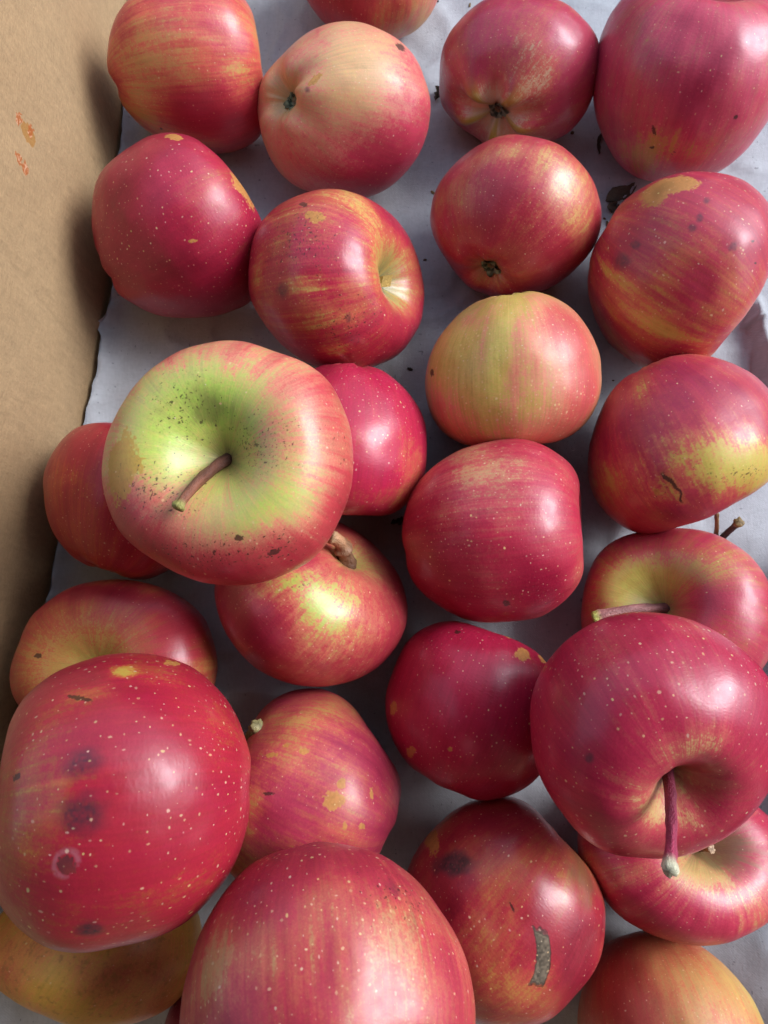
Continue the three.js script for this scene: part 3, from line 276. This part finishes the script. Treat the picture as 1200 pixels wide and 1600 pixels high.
function paintSkin(A, S) {
  const W = (A.big ? 768 : 512) * 2 * DETAIL, H = (A.big ? 480 : 320) * 2 * DETAIL, { P, NT, NF } = S, K = A.k, q = A.p.q * 5.1, ramp = A.c.map((h, n) => lin(h).map((v, i) => n > 1 ? v * [1.04, 0.98, 1.02][i] : n ? v * [1, 0.86, 1.04][i] : v * [1, 0.98, 0.95][i])), px = new Uint8Array(W * H * 4), RW = W >> 1, RH = H >> 1, rp = new Uint8Array(RW * RH * 4);
  const o = [0, 0, 0], o2 = [0, 0, 0], R = (A.s[0] + A.s[1] + A.s[2]) / 3;
  const marks = A.m.map(([ty, t, f, a, b, c, d, k]) => {             // a mark: where it is on the skin and its two half axes there
    skinPoint(t, f, A, o); const C = [...o], e = 0.004, nrm = (u) => { const l = Math.hypot(...u); return u.map((x) => x / l); };
    skinPoint(t + e, f, A, o2); const et = nrm(o2.map((x, i) => x - C[i])); skinPoint(t, f + e, A, o2); const ef = nrm(o2.map((x, i) => x - C[i]));
    const N = nrm([et[1] * ef[2] - et[2] * ef[1], et[2] * ef[0] - et[0] * ef[2], et[0] * ef[1] - et[1] * ef[0]]), eb = [N[1] * et[2] - N[2] * et[1], N[2] * et[0] - N[0] * et[2], N[0] * et[1] - N[1] * et[0]];
    const D = a * d - b * c, gt = [0, 1, 2].map((i) => (d * et[i] - c * eb[i]) / D * 1e3), gb = [0, 1, 2].map((i) => (-b * et[i] + a * eb[i]) / D * 1e3);
    return { ty, C, gt, gb, k, lim: Math.pow(Math.max(Math.hypot(a, b), Math.hypot(c, d)) * 2.5e-3 + 0.002, 2), sc: 0.5 / (Math.min(Math.hypot(a, b), Math.hypot(c, d)) * 1e-3) };
  });
  const cs = new Float32Array(W), sn = new Float32Array(W); for (let j = 0; j < W; j++) { cs[j] = Math.cos(2 * Math.PI * (j + 0.5) / W); sn[j] = Math.sin(2 * Math.PI * (j + 0.5) / W); }
  const f32 = new Float32Array(W * H * 3), col = [0, 0, 0], act = [];
  const mix = (c, w) => { col[0] += (c[0] - col[0]) * w; col[1] += (c[1] - col[1]) * w; col[2] += (c[2] - col[2]) * w; };
  for (let i = 0; i < H; i++) {
    const t = Math.PI * (i + 0.5) / H, st = Math.sin(t), ct = Math.cos(t), rho = Math.pow(st, 0.96), gi = (i + 0.5) / H * NT, i0 = Math.min(gi | 0, NT - 1), fi = gi - i0;
    for (let j = 0; j < W; j++) {
      const gj = (j + 0.5) / W * NF, j0 = gj | 0, fj = gj - j0, a = (i0 * (NF + 1) + j0) * 3, b = a + (NF + 1) * 3;
      const w00 = (1 - fi) * (1 - fj), w01 = (1 - fi) * fj, w10 = fi * (1 - fj), w11 = fi * fj;
      const X = P[a] * w00 + P[a + 3] * w01 + P[b] * w10 + P[b + 3] * w11, Y = P[a + 1] * w00 + P[a + 4] * w01 + P[b + 1] * w10 + P[b + 4] * w11, Z = P[a + 2] * w00 + P[a + 5] * w01 + P[b + 2] * w10 + P[b + 5] * w11;
      const x = X / R, y = Y / R, z = Z / R;
      const mott = fbm(x * 1.9 + q, y * 1.9 - q, z * 1.9, 3), fine = noise(x * 21 + q, y * 21, z * 21 - q), fine2 = noise(x * 62, y * 62 + q, z * 62);
      const sw = f => noise(cs[j] * f + q, sn[j] * f - q, t * 0.8 + q), stripe = 0.55 * sw(K.sf) + 0.42 * noise(cs[j] * K.sf * 2.6, sn[j] * K.sf * 2.6 + q, t * 1.3 - q) + 0.36 * noise(cs[j] * K.sf * 7.5 + q, sn[j] * K.sf * 7.5, t * 2.6) + 0.3 * noise(cs[j] * K.sf * 16 + q, sn[j] * K.sf * 16, t * 6), hair = noise(cs[j] * 70, sn[j] * 70 + q, t * 4.5) + 0.6 * noise(cs[j] * 34 + q, sn[j] * 34, t * 3.1);
      let bl = K.cov + K.mot * 1.05 * mott + K.str * 0.66 * stripe + 0.09 * hair + 0.1 * fine + 0.1 * fine2 + 0.1 * noise(x * 140, y * 140 + q, z * 140), green = clamp((K.grn ?? 0.1) + 0.5 * mott, 0, 1) * 0.6, rough = K.ro + 0.09 + 0.05 * fine + 0.05 * mott;
      if (ct > 0 && K.sg) { const w = K.sg * Math.exp(-Math.pow(rho / (A.p.sw * 1.35), 2)) * (1 + 0.9 * stripe * Math.min(1, rho * 4)); bl -= w * 1.05; green += w * 0.35; }
      if (ct < 0 && K.cg) { const w = K.cg * Math.exp(-Math.pow(rho / (A.p.cw * 1.15), 2)) * (1 + 0.8 * stripe); bl -= w * 0.9; }
      act.length = 0;
      for (const m of marks) {
        const dx = X - m.C[0], dy = Y - m.C[1], dz = Z - m.C[2]; if (dx * dx + dy * dy + dz * dz > m.lim) continue;
        const u = dx * m.gt[0] + dy * m.gt[1] + dz * m.gt[2], v = dx * m.gb[0] + dy * m.gb[1] + dz * m.gb[2]; const e = Math.hypot(u, v);
        if (e > 2.3) continue;
        if (m.ty === 'g' || m.ty === 'G' || m.ty === 'r') {
          const w = m.k * (1 - step(0.05, 1.7, e + 0.14 * stripe + 0.26 * mott + 0.1 * fine + 0.08 * fine2));
          if (m.ty === 'r') bl += w * 0.5; else { bl -= w * (m.ty === 'G' ? 0.62 : 0.32); if (m.ty === 'G') green += w * (K.grn ? 0.55 : 0.25); }
        } else act.push(m, e, u, v);
      }
      bl = bl < 0.2 ? 0.2 * Math.exp((bl - 0.2) / 0.26) : Math.min(bl, 1.25); bl += (0.07 * hair + 0.06 * fine2) * (bl < 0.4 ? 1 : 0); bl = Math.max(bl, 0); green = clamp(green + 0.22 * hair + 0.2 * fine, 0, 1);
      const s = bl < 0.42 ? bl / 0.42 : bl < 0.76 ? 1 + (bl - 0.42) / 0.34 : 2 + Math.min(1, (bl - 0.76) / 0.4), si = Math.min(2, s | 0), sf = s - si;
      for (let k = 0; k < 3; k++) { const g0 = si === 0 ? ramp[0][k] + ((K.grn ? LIME : GREEN)[k] - ramp[0][k]) * clamp(green, 0, 1) : ramp[si][k]; col[k] = g0 + (ramp[si + 1][k] - g0) * sf; }
      const v = 1 + 0.06 * fine + 0.07 * fine2 + 0.07 * mott + 0.13 * hair + 0.06 * noise(x * 190 + q, y * 190, z * 190); col[0] *= v; col[1] *= v; col[2] *= v;
      if (ct > 0) { const w = Math.exp(-Math.pow(rho / (A.p.sw * 0.42), 2)) * clamp(0.75 + 0.6 * stripe, 0, 1); mix(HOLLOW, w * 0.8); if (K.hol) mix(SAGE2, Math.exp(-Math.pow(rho / (A.p.sw * 0.8), 2)) * clamp(0.7 + 0.8 * stripe, 0, 1) * 0.85); }
      else {
        const w = Math.exp(-Math.pow(rho / (A.p.cw * 0.7), 2)); mix(FUZZ, w * 0.55 * clamp(0.8 + stripe, 0, 1)); if (A.calyx) mix(SAGE, Math.exp(-Math.pow(rho / (A.p.cw * 0.7), 2)) * 0.75); mix(DARK, Math.exp(-Math.pow(rho / 0.06, 2)) * 0.8);
        if (K.cgv) { const k5 = Math.cos(5 * 2 * Math.PI * (j + 0.5) / W + A.p.q), ring = Math.exp(-Math.pow((rho - 0.32) / 0.22, 2)); mix(GROOVE, ring * step(0.45, 0.9, k5 + 0.2 * hair) * 0.92); mix(PALE, ring * step(0.1, -0.9, k5) * 0.35); }
      }
      for (let n = 0; n < act.length; n += 4) {
        const m = act[n], ns = noise(X * 1000 * m.sc * 1e-3 * 4, Y * m.sc * 4, Z * m.sc * 4) , nf = noise(X * 1500, Y * 1500 + q, Z * 1500), e = act[n + 1], u = act[n + 2], vv = act[n + 3], er = e + 0.3 * ns + 0.2 * nf;
        switch (m.ty) {
          case 'u': { const w = 1 - step(0.78, 0.98, er); mix(TAN, w * 0.74); mix(TAN2, w * clamp(0.35 + 0.5 * nf + (m.k > 1 ? 0.9 * (1 - step(0.1, 0.6, er)) : 0), 0, 1) * 0.7); rough += (0.72 - rough) * w; break; }
          case 'y': { const w = 1 - step(0.82, 0.98, er); mix(SCAB, w * 0.8); mix(TAN2, w * clamp(0.1 + 0.4 * nf, 0, 1) * 0.5); rough += (0.5 - rough) * w; break; }
          case 'b': { const w = (1 - step(0.35, 1.15, e + 0.18 * ns + 0.08 * nf)) * Math.min(1, 0.7 * m.k) * (0.85 + 0.3 * nf); mix(BRUISE, w); if (m.k > 1.4) mix(DARK, w * w * 0.75); break; }
          case 'w': { const w = 1 - step(0.52, 0.68, er), r = step(0.5, 0.72, e) * (1 - step(0.85, 1.1, e + 0.1 * ns)); mix(LILAC, r * 0.34 * clamp(0.6 + 1.1 * ns + 0.4 * nf, 0, 1)); mix(OLIVE, w * 0.3); mix(BRUISE, w * (0.5 + 0.4 * ns)); break; }
          case 'p': { const d = noise(X * 700, Y * 700 + q, Z * 700) + 0.6 * noise(X * 1700, Y * 1700, Z * 1700 + q) + 0.5 * mott; mix(TAN2, step(0.15, 0.9, d) * 0.75 * m.k * (1 - step(0.7, 1.1, e))); mix(TAN2, step(0.75, 1.0, d) * 0.5 * m.k); break; }
          case 's': mix(DARK, (1 - step(0.7, 1.05, er)) * 0.85); break;
          case 'o': mix(OLIVE, (1 - step(0.3, 1.2, e + 0.3 * stripe + 0.3 * ns)) * 0.6 * m.k); break;
          case 'f': { const wx = 0.5 * noise(X * 1900, Y * 1900, Z * 1900), wy = 0.5 * noise(Z * 2100, X * 2100, Y * 2100), d = noise((X + Y * 0.6) * 1300 + 5 + wx, (Y - X * 0.6) * 1300 + wy, (Z + X * 0.3) * 1300) + 0.6 * noise(X * 3100 + Y * 900, Y * 3100 - Z * 900, Z * 3100) - 0.5 * e; if (d > 0.36) mix(DARK, step(0.36, 0.6, d) * 0.78); else if (e < 1.1) mix(OLIVE, step(0.0, 0.5, d + 0.25) * 0.14); break; }
          case 'c': { const uu = u + 2.4 * vv * vv - 1 + 1.3 * noise(vv * 2.6, 3, 1), h = Math.abs(vv) < 1.2 ? Math.exp(-uu * uu * 0.12) * (1 - step(0.8, 1.2, Math.abs(vv))) : 0; mix(TAN, h * 0.4); mix(DARK, (1 - step(0.5, 1.2, Math.abs(uu) * (1 + 0.5 * vv) + 0.4 * ns)) * (1 - step(0.8, 1.05, Math.abs(vv))) * 0.9); break; }
          case 'k': { const uu = u + 0.75 * vv * vv - 0.35, ek = Math.max(Math.abs(uu) - 0.1, Math.abs(vv) * 1.02) + 0.09 * ns, w = 1 - step(0.9, 1.0, ek); if (w > 0) { mix(SCAR, w); const l = 1 + 0.55 * nf + 0.3 * ns; col[0] *= l; col[1] *= l; col[2] *= l; rough += (0.9 - rough) * w; } if (ek > 0.85 && ek < 1.04) mix(DARK, 0.6); break; }
        }
      }
      const p = (i * W + j) * 3; f32[p] = col[0]; f32[p + 1] = col[1]; f32[p + 2] = col[2];
      if (!(i & 1) && !(j & 1)) { const r = ((i >> 1) * RW + (j >> 1)) * 4; rp[r] = rp[r + 2] = 0; rp[r + 1] = clamp(rough, 0.08, 1) * 255; rp[r + 3] = 255; }
    }
  }
  // lenticels: small pale corky dots, closer together towards the calyx
  const seen = []; const rnd = rng(101 + A.p.q * 977 | 0); for (let i = 0; i < 9; i++) rnd();
  for (let n = 0; n < K.len * 7; n++) {
    const t = Math.acos(1 - 2 * rnd()), f = rnd() * 2 * Math.PI, r = K.lr * 0.8e-3 * (0.38 + 0.95 * rnd() * rnd() + 0.2 * rnd()), al = 0.3 + 0.5 * rnd(), ell = 0.8 + 0.5 * rnd(), tw = rnd() * 3; if (rnd() > 0.22 + 0.95 * t / Math.PI || t < 0.25) continue;
    skinPoint(t, f, A, o); let near = false; const gap = (A.big ? 0.0022 : 0.0017) * (0.6 + 0.7 * rnd()); for (const s of seen) if (Math.abs(s[0] - o[0]) + Math.abs(s[1] - o[1]) + Math.abs(s[2] - o[2]) < gap * 1.4) { near = true; break; } if (near) continue; seen.push([...o]);
    skinPoint(t, f, A, o); skinPoint(t + 0.01, f, A, o2); const lt = Math.hypot(o2[0] - o[0], o2[1] - o[1], o2[2] - o[2]) / 0.01; skinPoint(t, f + 0.01, A, o2); const lf = Math.max(Math.hypot(o2[0] - o[0], o2[1] - o[1], o2[2] - o[2]) / 0.01, 0.002);
    const dot = PALE.map((v, k) => v + (TAN[k] - v) * 0.55 * rnd()); const tiny = n % 5 > 2 ? 0.5 : 1; const ri = Math.ceil(r * 1.5 / lt / Math.PI * H) + 1, rj = Math.ceil(r * 1.5 / lf / 2 / Math.PI * W) + 1, ci = t / Math.PI * H, cj = f / 2 / Math.PI * W;
    for (let i = Math.max(0, ci - ri | 0); i <= Math.min(H - 1, ci + ri); i++) for (let j = cj - rj | 0; j <= cj + rj; j++) {
      const dy = (i + 0.5 - ci) / H * Math.PI * lt / r / tiny, dx = (j + 0.5 - cj) / W * 2 * Math.PI * lf / r / tiny, d = Math.hypot(dx * ell, dy / ell) + 0.25 * noise(i * 0.7, j * 0.7, tw);
      if (d < 1.3) { const p = (i * W + (j + W) % W) * 3, w = al * (0.6 + 0.4 * tiny) * (1 - step(0.55, 1.2, d)); for (let k = 0; k < 3; k++) f32[p + k] += (dot[k] - f32[p + k]) * w; }
    }
  }
  for (let p = 0, k = 0; p < W * H; p++) { px[p * 4] = enc(f32[k++]); px[p * 4 + 1] = enc(f32[k++]); px[p * 4 + 2] = enc(f32[k++]); px[p * 4 + 3] = 255; }
  return [dataTexture(px, W, H, true, true), dataTexture(rp, RW, RH, false, true)];
}
// a stem: bent, tapered, slightly ribbed, with the swollen end where it left the twig
function stemGeometry(a, b, out, S) {
  const A = new THREE.Vector3(...a), B = new THREE.Vector3(...b), d = B.clone().sub(A), L = d.length(), up = new THREE.Vector3(...out), mid = A.clone().lerp(B, 0.45).addScaledVector(up, L * S.bend);
  const c = new THREE.QuadraticBezierCurve3(A.clone().addScaledVector(d, -0.04), mid, B), n = 36, m = 14, pos = [], col = [], ix = [], uvs = [], C = S.c.map(lin), fr = c.computeFrenetFrames(n, false), p = new THREE.Vector3();
  for (let i = 0; i <= n + 1; i++) {
    const k = Math.min(i, n), u = k / n, e = Math.pow(u, 7), kn = S.knuckle ? 0.34 * Math.exp(-Math.pow((u - 0.42) / 0.05, 2)) + 0.45 * Math.exp(-Math.pow(u / 0.16, 2)) : 0;
    let r = (S.r[0] + (S.r[1] - S.r[0]) * Math.min(1, u * 1.3)) * 1e-3 * (1 + kn); r += (S.end * 1e-3 - r) * Math.pow(u, 12) ; if (i > n) r = 0;
    else if (i === n) r *= 0.72;
    c.getPoint(u, p); if (i > n) p.addScaledVector(fr.tangents[n], 0.0002);
    for (let j = 0; j <= m; j++) {
      const f = 2 * Math.PI * (j % m) / m, rr = r * (1 + 0.2 * noise(Math.cos(f) * 1.6 + L * 99, Math.sin(f) * 1.6, u * 7) + (u > 0.88 ? 0.32 : 0.1) * noise(Math.cos(f) * 4, Math.sin(f) * 4 + L * 50, u * 16) + 0.04 * Math.cos(3 * f)), N = fr.normals[k], Bn = fr.binormals[k];
      pos.push(p.x + rr * (Math.cos(f) * N.x + Math.sin(f) * Bn.x), p.y + rr * (Math.cos(f) * N.y + Math.sin(f) * Bn.y), p.z + rr * (Math.cos(f) * N.z + Math.sin(f) * Bn.z)); uvs.push(j / m, u * L / 0.01);
      const w = u < 0.8 ? u / 0.8 : 1, s = 1 + 0.4 * noise(Math.cos(f) * 3, Math.sin(f) * 3, u * 6 + L * 50), q0 = i > n ? C[2].map((x) => x * 0.55) : u < 0.86 ? C[0].map((x, h) => x + (C[1][h] - x) * w) : C[1].map((x, h) => x + (C[2][h] - x) * step(0.86, 0.95, u)); col.push(q0[0] * s, q0[1] * s, q0[2] * s);
    }
  }
  for (let i = 0; i <= n; i++) for (let j = 0; j < m; j++) { const q = i * (m + 1) + j; ix.push(q, q + m + 1, q + 1); if (i < n) ix.push(q + 1, q + m + 1, q + m + 2); else ix.push(q + 1, q + m + 1, q + m + 2); }
  const g = new THREE.BufferGeometry(); g.setAttribute('position', new THREE.Float32BufferAttribute(pos, 3)); g.setAttribute('uv', new THREE.Float32BufferAttribute(uvs, 2)); g.setAttribute('color', new THREE.Float32BufferAttribute(col, 3)); g.setIndex(ix); g.computeVertexNormals(); return g;
}
const bark = paint(128, 256, false, (i, j, c) => { c[0] = c[1] = c[2] = 0.5 + 0.3 * noise(i * 0.35, j * 0.05, 1) + 0.25 * noise(i * 0.8, j * 0.2, 2); });
const mStem = new THREE.MeshStandardMaterial({ vertexColors: true, roughness: 0.6, bumpMap: bark, bumpScale: 0.0003 });
const mSepal = new THREE.MeshStandardMaterial({ vertexColors: true, roughness: 0.9, side: THREE.DoubleSide });
function calyxGeometry(A) {                            // five withered sepals closing over the eye
  const c = [0, 0, 0]; skinPoint(Math.PI - 0.0001, 0, A, c); const [X, Y, Z] = A.turn, parts = [], R = rng(A.p.q * 991 | 0); for (let i = 0; i < 7; i++) R();
  for (let k = 0; k < 10; k++) {
    const f = 2 * Math.PI * (k + 0.3 * R()) / 10, L = (k % 2 ? 0.0036 : 0.0066) * (0.8 + 0.4 * R()), w = k % 2 ? 0.0007 : 0.0018, curl = 0.9 + 0.6 * R(), lean = 0.2 + 0.5 * R();
    const g = gridGeometry(3, 6, (u, v) => {
      const s = v * L, out = 0.0016 + s * Math.sin(lean + curl * v) * 0.7, hgt = s * Math.cos(lean + curl * v) * 0.9 + 0.0006, ww = (u - 0.5) * 2 * w * (1 - v * v) + 0.0002 * noise(v * 5, k, 2), dish = 0.0004 * (u - 0.5) ** 2 * 4;
      const rx = Math.cos(f), rz = Math.sin(f); const lx = rx * out - rz * ww, lz = rz * out + rx * ww, ly = -(hgt + dish);
      return [0, 1, 2].map((i) => c[i] + X[i] * lx + Y[i] * ly + Z[i] * lz);
    });
    const col = [], a = lin('#27301f'), b = lin('#7f8f72'); for (let i = 0; i < g.attributes.position.count; i++) { const q = clamp(0.5 + 0.8 * noise(i * 0.7, k * 3.1, 1), 0, 1) * (k % 2 ? 0.3 : 1); col.push(...a.map((x, h) => x + (b[h] - x) * q)); }
    g.setAttribute('color', new THREE.Float32BufferAttribute(col, 3)); parts.push(g);
  }
  return mergeGeometries(parts);
}
const made = {};
for (const A of APPLES) {
  const base = A.at[1] - A.low, G = group('apple', A.at[0], base, A.at[2], A.l, 'apple', 'apples lying in the cardboard box'); made[A.id] = G;
  const S = buildSkin(A), [map, roughnessMap] = paintSkin(A, S); S.g.translate(0, A.low, 0);
  const bump = grain.clone(); bump.repeat.set(1, 1); bump.needsUpdate = true;
  mesh('skin', S.g, new THREE.MeshPhysicalMaterial({ map, roughnessMap, roughness: 1, bumpMap: bump, bumpScale: 0.00006, clearcoat: 0.3, clearcoatRoughness: A.k.ro - 0.02, specularIntensity: 1, ior: 1.45 }), G);
  if (A.stem) { const g = stemGeometry(A.stem.a, A.stem.b, A.axis, A.stem); g.translate(0, A.low, 0); mesh('stem', g, mStem, G); }
  if (A.calyx) { const g = calyxGeometry(A); g.translate(0, A.low, 0); mesh('calyx', g, mSepal, G); }
  if (A.id === 'A5') {                                  // the flat cut, fleshy end of a stem, deep in the hollow
    const c = [0, 0, 0]; skinPoint(0.0001, 0, A, c); const g = new THREE.CylinderGeometry(0.0038, 0.0034, 0.009, 4, 3); const p = g.attributes.position, [X, Y, Z] = A.turn, v = [0, 0, 0];
    for (let i = 0; i < p.count; i++) { const x0 = p.getX(i), z0 = p.getZ(i), x = x0 * 0.95 + 0.0007 * noise(x0 * 900, z0 * 900, 2), y = p.getY(i) + 0.0015 + 0.45 * x0 + 0.0008 * noise(x0 * 700, z0 * 700, 5), z = z0 * 0.8 + 0.0007 * noise(z0 * 900, x0 * 900, 8); for (let k = 0; k < 3; k++) v[k] = c[k] + X[k] * x + Y[k] * y + Z[k] * z; p.setXYZ(i, v[0], v[1] + A.low, v[2]); }
    g.computeVertexNormals(); const m = mesh('stem_stub', g.toNonIndexed(), new THREE.MeshStandardMaterial({ color: 0xb3934e, roughness: 0.85, bumpMap: bark, bumpScale: 0.0004, flatShading: true }), G); m.geometry.computeVertexNormals(); m.userData.label = 'cut yellow stem end';
  }
}
// ---- three unseen apples added past the frame edge to block the low sun
for (const [from, x, z, turn, label] of [['A12', 0.216, -0.006, 2.1, 'added crimson apple just outside the edge of the picture, beside the apple with the olive hollow'], ['A13', 0.214, 0.072, 0.7, 'added magenta red apple just outside the edge of the picture, beside the rosy apple'], ['A8', 0.213, 0.148, 4, 'added brownish red apple just outside the edge of the picture, beside the tan orange apple']]) {
  const g = made[from].clone(); g.name = numbered('apple'); g.userData = { ...made[from].userData, label }; g.position.set(x, 0.004, z); g.rotation.y = turn; scene.add(g);
}
// ---- dry leaf bits and crumbs on the liner, a forked twig ---------------------------------
const leafMap = paint(128, 128, true, (i, j, c) => { const n = 1 + 0.4 * fbm(i * 0.06, j * 0.06, 3, 3), v = Math.abs(j - 64) < 2 || Math.abs(((i + Math.abs(j - 64) * 0.7) % 22) - 11) < 1 ? 0.7 : 1; c[0] = 0.075 * n * v; c[1] = 0.055 * n * v; c[2] = 0.035 * n * v; });
const mLeaf = new THREE.MeshStandardMaterial({ map: leafMap, roughness: 0.85, side: THREE.DoubleSide });
function leaf(x, z, L, w, turn, curl, seed, label) {
  const G = group('dry_leaf', x, linerY(x, z), z, label, 'leaf bit', 'dry leaf bits on the liner'); G.rotation.y = turn;
  const g = gridGeometry(14, 10, (u, v) => { const s = (u - 0.5) * L, k = Math.pow(Math.sin(Math.PI * clamp(u * 0.94 + 0.03, 0, 1)), 0.7) * (0.75 + 0.4 * noise(u * 6, seed, v * 2)), q = (v - 0.5) * w * k; return [s, 0.0008 + curl * (Math.pow((v - 0.5) * 2, 2) * 0.6 + 0.5 * Math.pow(u - 0.4, 2)) + 0.0008 * noise(u * 5, v * 5, seed), q + 0.0012 * noise(u * 4, seed, 9)]; });
  mesh('blade', g, mLeaf, G);
  return G;
}
leaf(0.1145, -0.2050, 0.016, 0.010, 0.5, 0.004, 1, 'curled dark dry leaf between the golden flanked apple and the russet patched apple');
leaf(0.1115, -0.1965, 0.008, 0.009, 1.4, 0.004, 2, 'small round dark leaf piece just below the curled dark leaf');
leaf(0.1055, -0.2330, 0.012, 0.003, 1.45, 0.001, 3, 'thin upright dark leaf sliver beside the tall pinkish red apple');
leaf(0.0270, -0.2600, 0.007, 0.005, 1.2, 0.003, 4, 'dark leaf crumb peeping out beside the peach coloured apple');
leaf(0.0065, -0.0450, 0.007, 0.004, 0.2, 0.002, 5, 'brown leaf scrap in the dark gap beside the barrel shaped crimson apple');
leaf(0.0795, 0.071, 0.010, 0.005, 1.2, 0.003, 6, 'dark leaf scrap in the gap under the long stemmed apple');
{
  const x = 0.1436, z = -0.0345, G = group('forked_twig', x, 0.022, z, 'short forked brown twig standing up between two apples at the side', 'twig');
  const s = (b, r, end, c) => stemGeometry([0, -0.006, 0], b, [0, 1, 0], { bend: 0.02, r, end, c });
  mesh('branch', s([-0.0101, 0.018, -0.0092], [1.0, 0.9], 0.9, ['#4a3020', '#9a7448', '#8c6a44']), mStem, G);
  mesh('branch', s([-0.0014, 0.018, -0.0058], [1.3, 1.2], 2.5, ['#2c1612', '#4c2a20', '#8c7448']), mStem, G);
}
{
  const R = rng(4242), parts = [], cm = [lin('#3a2c20'), lin('#57452f'), lin('#2c241c'), lin('#75603f')]; for (let i = 0; i < 20; i++) R();
  const put = (x, z, s) => {
    if (APPLES.some((a) => !a.big && Math.hypot((x - a.at[0]) / a.s[0], (z - a.at[2]) / a.s[2]) < 0.8)) return;
    const g = new THREE.IcosahedronGeometry(s, 0), c = cm[R() * 4 | 0]; g.scale(0.6 + R() * 1.6, 0.35, 0.5 + 0.6 * R()); g.rotateY(R() * 6.3); g.translate(x, linerY(x, z) + s * 0.25, z);
    const col = new Float32Array(g.attributes.position.count * 3); for (let i = 0; i < col.length; i += 3) col.set(c, i); g.setAttribute('color', new THREE.BufferAttribute(col, 3)); parts.push(g);
  };
  for (let i = 0; i < 14; i++) put(-0.12 + R() * 0.32, -0.38 + R() * 0.5, 0.00025 + 0.0007 * R() * R());
  for (let i = 0; i < 10; i++) put(0.04 + (R() - 0.5) * 0.05, -0.33 + (R() - 0.5) * 0.05, 0.0003 + 0.0007 * R());
  for (let i = 0; i < 14; i++) put(0.105 + (R() - 0.5) * 0.04, -0.215 + (R() - 0.5) * 0.05, 0.0004 + 0.001 * R());
  for (const [x, z, s] of [[0.0121, -0.1171, 0.0011], [-0.1205, -0.145, 0.0007], [0.024, -0.208, 0.0009], [0.0195, -0.171, 0.0008], [0.0465, -0.016, 0.0013]]) put(x, z, s);
  const m = mesh('leaf_crumbs', mergeGeometries(parts), new THREE.MeshStandardMaterial({ vertexColors: true, roughness: 0.9 })); m.userData.kind = 'stuff'; tag(m, 'tiny dark crumbs of leaf and soil scattered on the grey liner', 'crumbs');
}
renderer.render(scene, camera);
